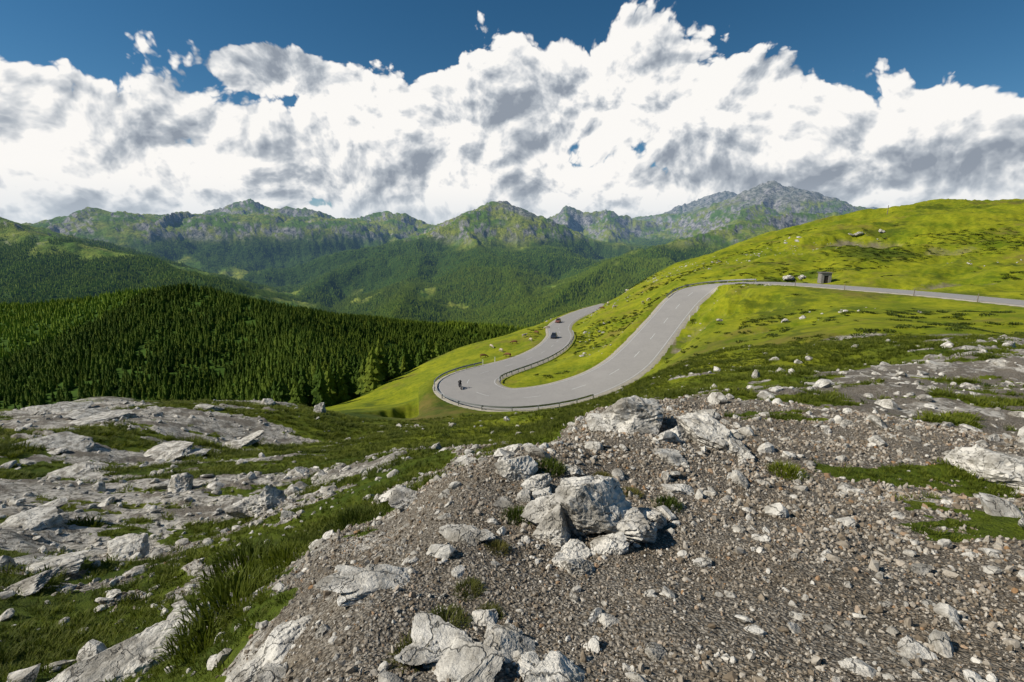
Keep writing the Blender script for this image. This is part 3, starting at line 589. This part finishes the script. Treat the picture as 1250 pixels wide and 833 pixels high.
def car(k,off,col,rev):
    i=pi(k);q=RP[i];t=NL[i];e=bpy.data.objects.new('car',None);link(e)
    e.location=(q[0]+t[0]*off,q[1]+t[1]*off,q[2]+.05);tx,ty=t[1],-t[0];e.rotation_euler=(0,0,math.atan2(ty,tx)-math.pi/2+(math.pi if rev else 0))
    pa=simple('car_paint',col,.25,.6,.03)
    st=[(-2.1,.35,.75,.55),(-2.0,.28,.95,.8),(-1.5,.22,1.0,.86),(-.9,.2,.98,.88),(.6,.2,.95,.88),(1.5,.22,.85,.86),(2.0,.28,.7,.78),(2.12,.35,.58,.55)]
    Vs=[];Fs=[]
    for (yy,zl,zh,hw) in st:Vs+=[(-hw*.92,yy,zl),(hw*.92,yy,zl),(hw,yy,(zl+zh)/2),(hw*.9,yy,zh),(-hw*.9,yy,zh),(-hw,yy,(zl+zh)/2)]
    for a in range(len(st)-1):
        for j in range(6):Fs.append((a*6+j,a*6+(j+1)%6,a*6+6+(j+1)%6,a*6+6+j))
    me=bpy.data.meshes.new('body');me.from_pydata(Vs,[],Fs+[tuple(range(5,-1,-1)),tuple(range(len(Vs)-6,len(Vs)))]);me.materials.append(pa);obj('body',me,parent=e)
    cab=[(-1.95,.95,.72),(-1.35,1.42,.58),(.05,1.44,.58),(.95,.94,.74)]
    Vs=[]
    for yy,zz,hw in cab:Vs+=[(-hw,yy,zz),(hw,yy,zz)]
    lo=[(-.8,-1.95,.93),(.8,-1.95,.93),(.8,.95,.93),(-.8,.95,.93)];Vs+=lo
    Fg=[(0,1,3,2),(4,5,7,6),(2,4,6,11,8,0),(1,9,10,7,5,3)]
    me=bpy.data.meshes.new('windows');me.from_pydata(Vs,[],Fg);me.materials.append(GL);obj('windows',me,parent=e)
    boxm('roof',1.2,1.5,.05,(0,-.65,1.46),pa,e,.02)
    for s_ in(-1,1):
        boxm('tail_lamp',.25,.05,.14,(s_*.62,-2.09,.7),RL,e,.01)
        for yy in(-1.3,1.3):wheel('wheel',.32,.2,(s_*.8,yy,.32),e)
car(25.75,1.6,(.03,.035,.05),True);car(27.6,1.6,(.22,.09,.07),True)
def skinmesh(name,verts,edges,rad,mat,sub=2):
    me=bpy.data.meshes.new(name);me.from_pydata(verts,edges,[]);o=bpy.data.objects.new(name,me);link(o)
    o.modifiers.new('skin','SKIN')
    for i,s_ in enumerate(rad):
        me.skin_vertices[0].data[i].radius=(s_,s_) if not isinstance(s_,tuple) else s_
    me.skin_vertices[0].data[0].use_root=True
    o.modifiers.new('sub','SUBSURF').levels=sub;o.modifiers['sub'].render_levels=sub
    dg=bpy.context.evaluated_depsgraph_get();m2=bpy.data.meshes.new_from_object(o.evaluated_get(dg));m2.name=name
    bpy.data.objects.remove(o);m2.materials.clear();m2.materials.append(mat)
    for p in m2.polygons:p.use_smooth=True
    return m2
# motorcycle + rider
i=pi(19.2);q=RP[i];t=NL[i];mo=bpy.data.objects.new('motorcycle',None);link(mo);mo.location=(q[0]+t[0]*1.6,q[1]+t[1]*1.6,q[2]+.05);mo.rotation_euler=(0,0,math.atan2(-t[0],t[1])-math.pi/2)
BLK=simple('black_leather',(.02,.02,.022),.5);HM=simple('helmet_paint',(.5,.5,.5),.3,.5)
wheel('front_wheel',.32,.12,(0,.75,.32),mo);wheel('rear_wheel',.32,.16,(0,-.75,.32),mo)
fr=skinmesh('frame',[(0,-.1,.5),(0,.25,.55),(0,.5,.85),(0,.62,.6),(0,.75,.32),(0,-.45,.5),(0,-.75,.32),(0,-.3,.75),(0,-.8,.9),(0,.2,.85),(.3,.45,1.05),(-.3,.45,1.05)],[(0,1),(1,2),(2,3),(3,4),(0,5),(5,6),(0,7),(7,8),(1,9),(2,10),(2,11)],[.17,.16,.12,.07,.05,.1,.05,.14,.08,.16,.025,.025],simple('bike_paint',(.05,.05,.06),.3),1);obj('frame',fr,parent=mo)
rd=skinmesh('rider_body',[(0,-.3,.92),(0,-.22,1.15),(0,-.05,1.4),(0,.02,1.5),(.17,-.05,1.38),(.3,.12,1.18),(.3,.42,1.07),(-.17,-.05,1.38),(-.3,.12,1.18),(-.3,.42,1.07),(.14,-.25,.88),(.24,.15,.8),(.2,-.1,.42),(.2,.05,.36),(-.14,-.25,.88),(-.24,.15,.8),(-.2,-.1,.42),(-.2,.05,.36)],
 [(0,1),(1,2),(2,3),(2,4),(4,5),(5,6),(2,7),(7,8),(8,9),(0,10),(10,11),(11,12),(12,13),(0,14),(14,15),(15,16),(16,17)],[.16,.16,.17,.06,.09,.06,.04,.09,.06,.04,.1,.08,.055,.05,.1,.08,.055,.05],BLK,1)
rider=obj('motorcyclist',rd,mo.location,mo.rotation_euler)
hd=skinmesh('helmet',[(0,.03,1.55),(0,.06,1.66),(0,.05,1.72)],[(0,1),(1,2)],[.09,.14,.1],HM,2);obj('helmet',hd,parent=rider)
# cows
CB=simple('cow_hide_brown',(.16,.075,.035),.8,.2,.4,2.);CW=simple('cow_hide_pale',(.5,.42,.33),.8,.2,.4,1.2)
def cowmesh(mat,graze):
    hz=.35 if graze else 1.25;hy=1.45 if graze else 1.35
    v=[(0,-.6,1.05),(0,0,1.0),(0,.6,1.05),(0,.95,1.1 if not graze else .9),(0,hy,hz+.05),(0,hy+.25,hz-.1),(0,-.95,1.1),(0,-1.08,.6),(.15,hy-.05,hz+.2),(-.15,hy-.05,hz+.2)]
    e=[(0,1),(1,2),(2,3),(3,4),(4,5),(0,6),(6,7),(4,8),(4,9)];r_=[(.33,.36),(.34,.4),(.3,.36),.2,.14,.09,.1,.03,.04,.04]
    for s_ in(-1,1):
        b=len(v);v+=[(s_*.2,.62,.8),(s_*.2,.66,.42),(s_*.2,.62,.03)];e+=[(2,b),(b,b+1),(b+1,b+2)];r_+=[.13,.07,.06]
        b=len(v);v+=[(s_*.2,-.68,.8),(s_*.2,-.86,.5),(s_*.2,-.8,.03)];e+=[(0,b),(b,b+1),(b+1,b+2)];r_+=[.16,.08,.06]
    return skinmesh('cow',v,e,r_,mat,1)
cm=[cowmesh(CW,True),cowmesh(CB,True),cowmesh(CW,False)]
for k,(u,v) in enumerate([(612,430),(628,420),(640,412),(600,425),(655,408),(785,372),(792,368),(735,378),(742,372),(668,402),(590,437),(750,377),(648,417),(620,436)]):
    x,y,z=hit(u,v)
    if y<400:
        o=obj('cow',cm[k%3],(x,y,z-.02),(0,0,rng.uniform(0,6.28)));o.scale=(.85,.85,.85)
# ---------- sun, sky
SA,SE=math.radians(-98),math.radians(40)
Sd=Vector((math.sin(SA)*math.cos(SE),math.cos(SA)*math.cos(SE),math.sin(SE)))
l=bpy.data.lights.new('sun','SUN');l.energy=5.;l.angle=math.radians(.5);l.color=(1,.93,.82);so=bpy.data.objects.new('sun',l);link(so);so.rotation_euler=Sd.to_track_quat('Z','Y').to_euler()
w=bpy.data.worlds.new('World');scene.world=w;w.use_nodes=True;w.node_tree.nodes.clear();N=NT_(w.node_tree)
sky=N.n('ShaderNodeTexSky',sky_type='NISHITA',sun_disc=False,sun_elevation=SE,sun_rotation=SA,altitude=2000,air_density=1.,dust_density=.3,ozone_density=3.).outputs[0]
hs=N.n('ShaderNodeHueSaturation',{'Hue':.49,'Saturation':1.25,'Value':.72,'Color':sky}).outputs[0]
dirv=N.n('ShaderNodeTexCoord').outputs['Generated'];sp=N.n('ShaderNodeSeparateXYZ',{0:dirv})
azn=N.m('ARCTAN2',sp.outputs[0],sp.outputs[1]);hl=N.m('SQRT',N.m('ADD',N.m('MULTIPLY',sp.outputs[0],sp.outputs[0]),N.m('MULTIPLY',sp.outputs[1],sp.outputs[1])))
el=N.m('ARCTAN2',sp.outputs[2],hl);pv=N.n('ShaderNodeCombineXYZ',{0:azn,1:el,2:0.}).outputs[0]
g=bpy.data.node_groups.new('cumulus_billow','ShaderNodeTree');g.interface.new_socket('P',in_out='INPUT',socket_type='NodeSocketVector');g.interface.new_socket('H',in_out='OUTPUT',socket_type='NodeSocketFloat')
G=NT_(g);gi=G.n('NodeGroupInput').outputs[0]
wv=G.scalev(G.vm('SUBTRACT',G.noise(gi,6.,1,.4,'2D','Color'),(.5,.5,.5)),.06)
wv2=G.scalev(G.vm('SUBTRACT',G.noise(gi,45.,2,.5,'2D','Color'),(.5,.5,.5)),.010)
pp=G.vm('MULTIPLY',G.vm('ADD',G.vm('ADD',gi,wv),wv2),(1.,1.15,1.))
va=G.n('ShaderNodeTexVoronoi',{'Vector':pp,'Scale':7.},voronoi_dimensions='2D',feature='F1').outputs['Distance']
v1=G.n('ShaderNodeTexVoronoi',{'Vector':pp,'Scale':17.,'Detail':3.,'Roughness':.52,'Lacunarity':2.1},voronoi_dimensions='2D',feature='F1').outputs['Distance']
nn=G.noise(pp,3.,2,.5,'2D')
hh=G.m('ADD',G.m('MULTIPLY',G.m('SUBTRACT',.45,G.m('MULTIPLY',va,va)),.36),G.m('ADD',G.m('MULTIPLY',G.m('SUBTRACT',.45,v1),.22),G.m('MULTIPLY',G.m('SUBTRACT',nn,.5),.8)))
G.n('NodeGroupOutput',{0:hh})
def bil(vec):
    nd=N.nt.nodes.new('ShaderNodeGroup');nd.node_tree=g;N.nt.links.new(vec,nd.inputs[0]);return nd.outputs[0]
H0=bil(pv);H1=bil(N.vm('ADD',pv,(-.011,.015,0)))
def ang(u,v):
    x,y,z=pixel_to_world(u,v,1.);return math.atan2(x,y),math.atan2(z,math.hypot(x,y))
Bf=None
for u,v,ru,rv in [(100,145,140,70),(30,225,200,65),(190,225,140,75),(345,88,75,26),(430,110,55,22),(345,205,120,65),(480,180,135,85),(590,155,125,85),(700,120,125,98),(790,95,112,88),(900,148,130,76),(1040,188,150,74),(1180,212,155,66),(600,240,330,55),(1000,240,420,50),(200,265,400,35)]:
    a,e=ang(u,v);d=N.vm('LENGTH',N.vm('MULTIPLY',N.vm('SUBTRACT',pv,(a,e,0)),(F/ru,F/rv,0)));q_=N.m('SUBTRACT',1.,d)
    Bf=q_ if Bf is None else N.n('ShaderNodeMath',{0:Bf,1:q_,2:.08},operation='SMOOTH_MAX').outputs[0]
Bc=N.m('MINIMUM',Bf,.6)
dens=N.m('ADD',N.m('MULTIPLY',N.m('MAXIMUM',Bc,-1.),.72),H0)
alpha=N.mr(dens,.115,.18)
sh=N.m('MULTIPLY',N.m('SUBTRACT',H0,H1),4.4)
big=N.noise(N.vm('MULTIPLY',pv,(1.,1.7,1.)),5.,2,.5,'2D');big2=N.noise(N.vm('MULTIPLY',N.vm('ADD',pv,(-.05,.07,0)),(1.,1.7,1.)),5.,2,.5,'2D')
shade=N.m('ADD',N.m('ADD',.80,sh),N.m('ADD',N.m('MULTIPLY',N.m('SUBTRACT',.5,big2),.9),N.m('MULTIPLY',N.m('SUBTRACT',big,big2),1.2)))  # sunward brightening and grey sides of the clouds, painted as colour
shade=N.m('ADD',shade,N.mr(dens,.11,.55,.2,-.12,'LINEAR'))
cr_=N.n('ShaderNodeValToRGB',{0:shade});c_=cr_.color_ramp
c_.elements[0].position=.0;c_.elements[0].color=(.28,.32,.38,1);c_.elements[1].position=1.;c_.elements[1].color=(.97,.95,.92,1)
for p_,cc in((.4,(.45,.49,.54,1)),(.75,(.74,.755,.77,1))):
    e_=c_.elements.new(p_);e_.color=cc
hz=N.mr(el,.0,.11,.6,0.)
ccol=N.mix(hz,cr_.outputs[0],(.60,.68,.76))
b1=N.n('ShaderNodeBackground',{'Color':hs,'Strength':.1}).outputs[0];b2=N.n('ShaderNodeBackground',{'Color':ccol,'Strength':1.}).outputs[0]
al2=N.m('MAXIMUM',alpha,N.mr(el,-.02,.09,.85,0.))
N.n('ShaderNodeOutputWorld',{'Surface':N.n('ShaderNodeMixShader',{0:al2,1:b1,2:b2}).outputs[0]})
# ---------- camera
cd=bpy.data.cameras.new('camera');cd.sensor_width=36;cd.lens=36*F/1250;cd.clip_start=.05;cd.clip_end=40000
co=bpy.data.objects.new('camera',cd);link(co);co.location=(0,0,0);co.rotation_euler=(math.pi/2-PITCH,0,0);scene.camera=co
scene.view_settings.view_transform='Standard';scene.view_settings.look='None';scene.view_settings.exposure=0
print('done',time.time()-T0)
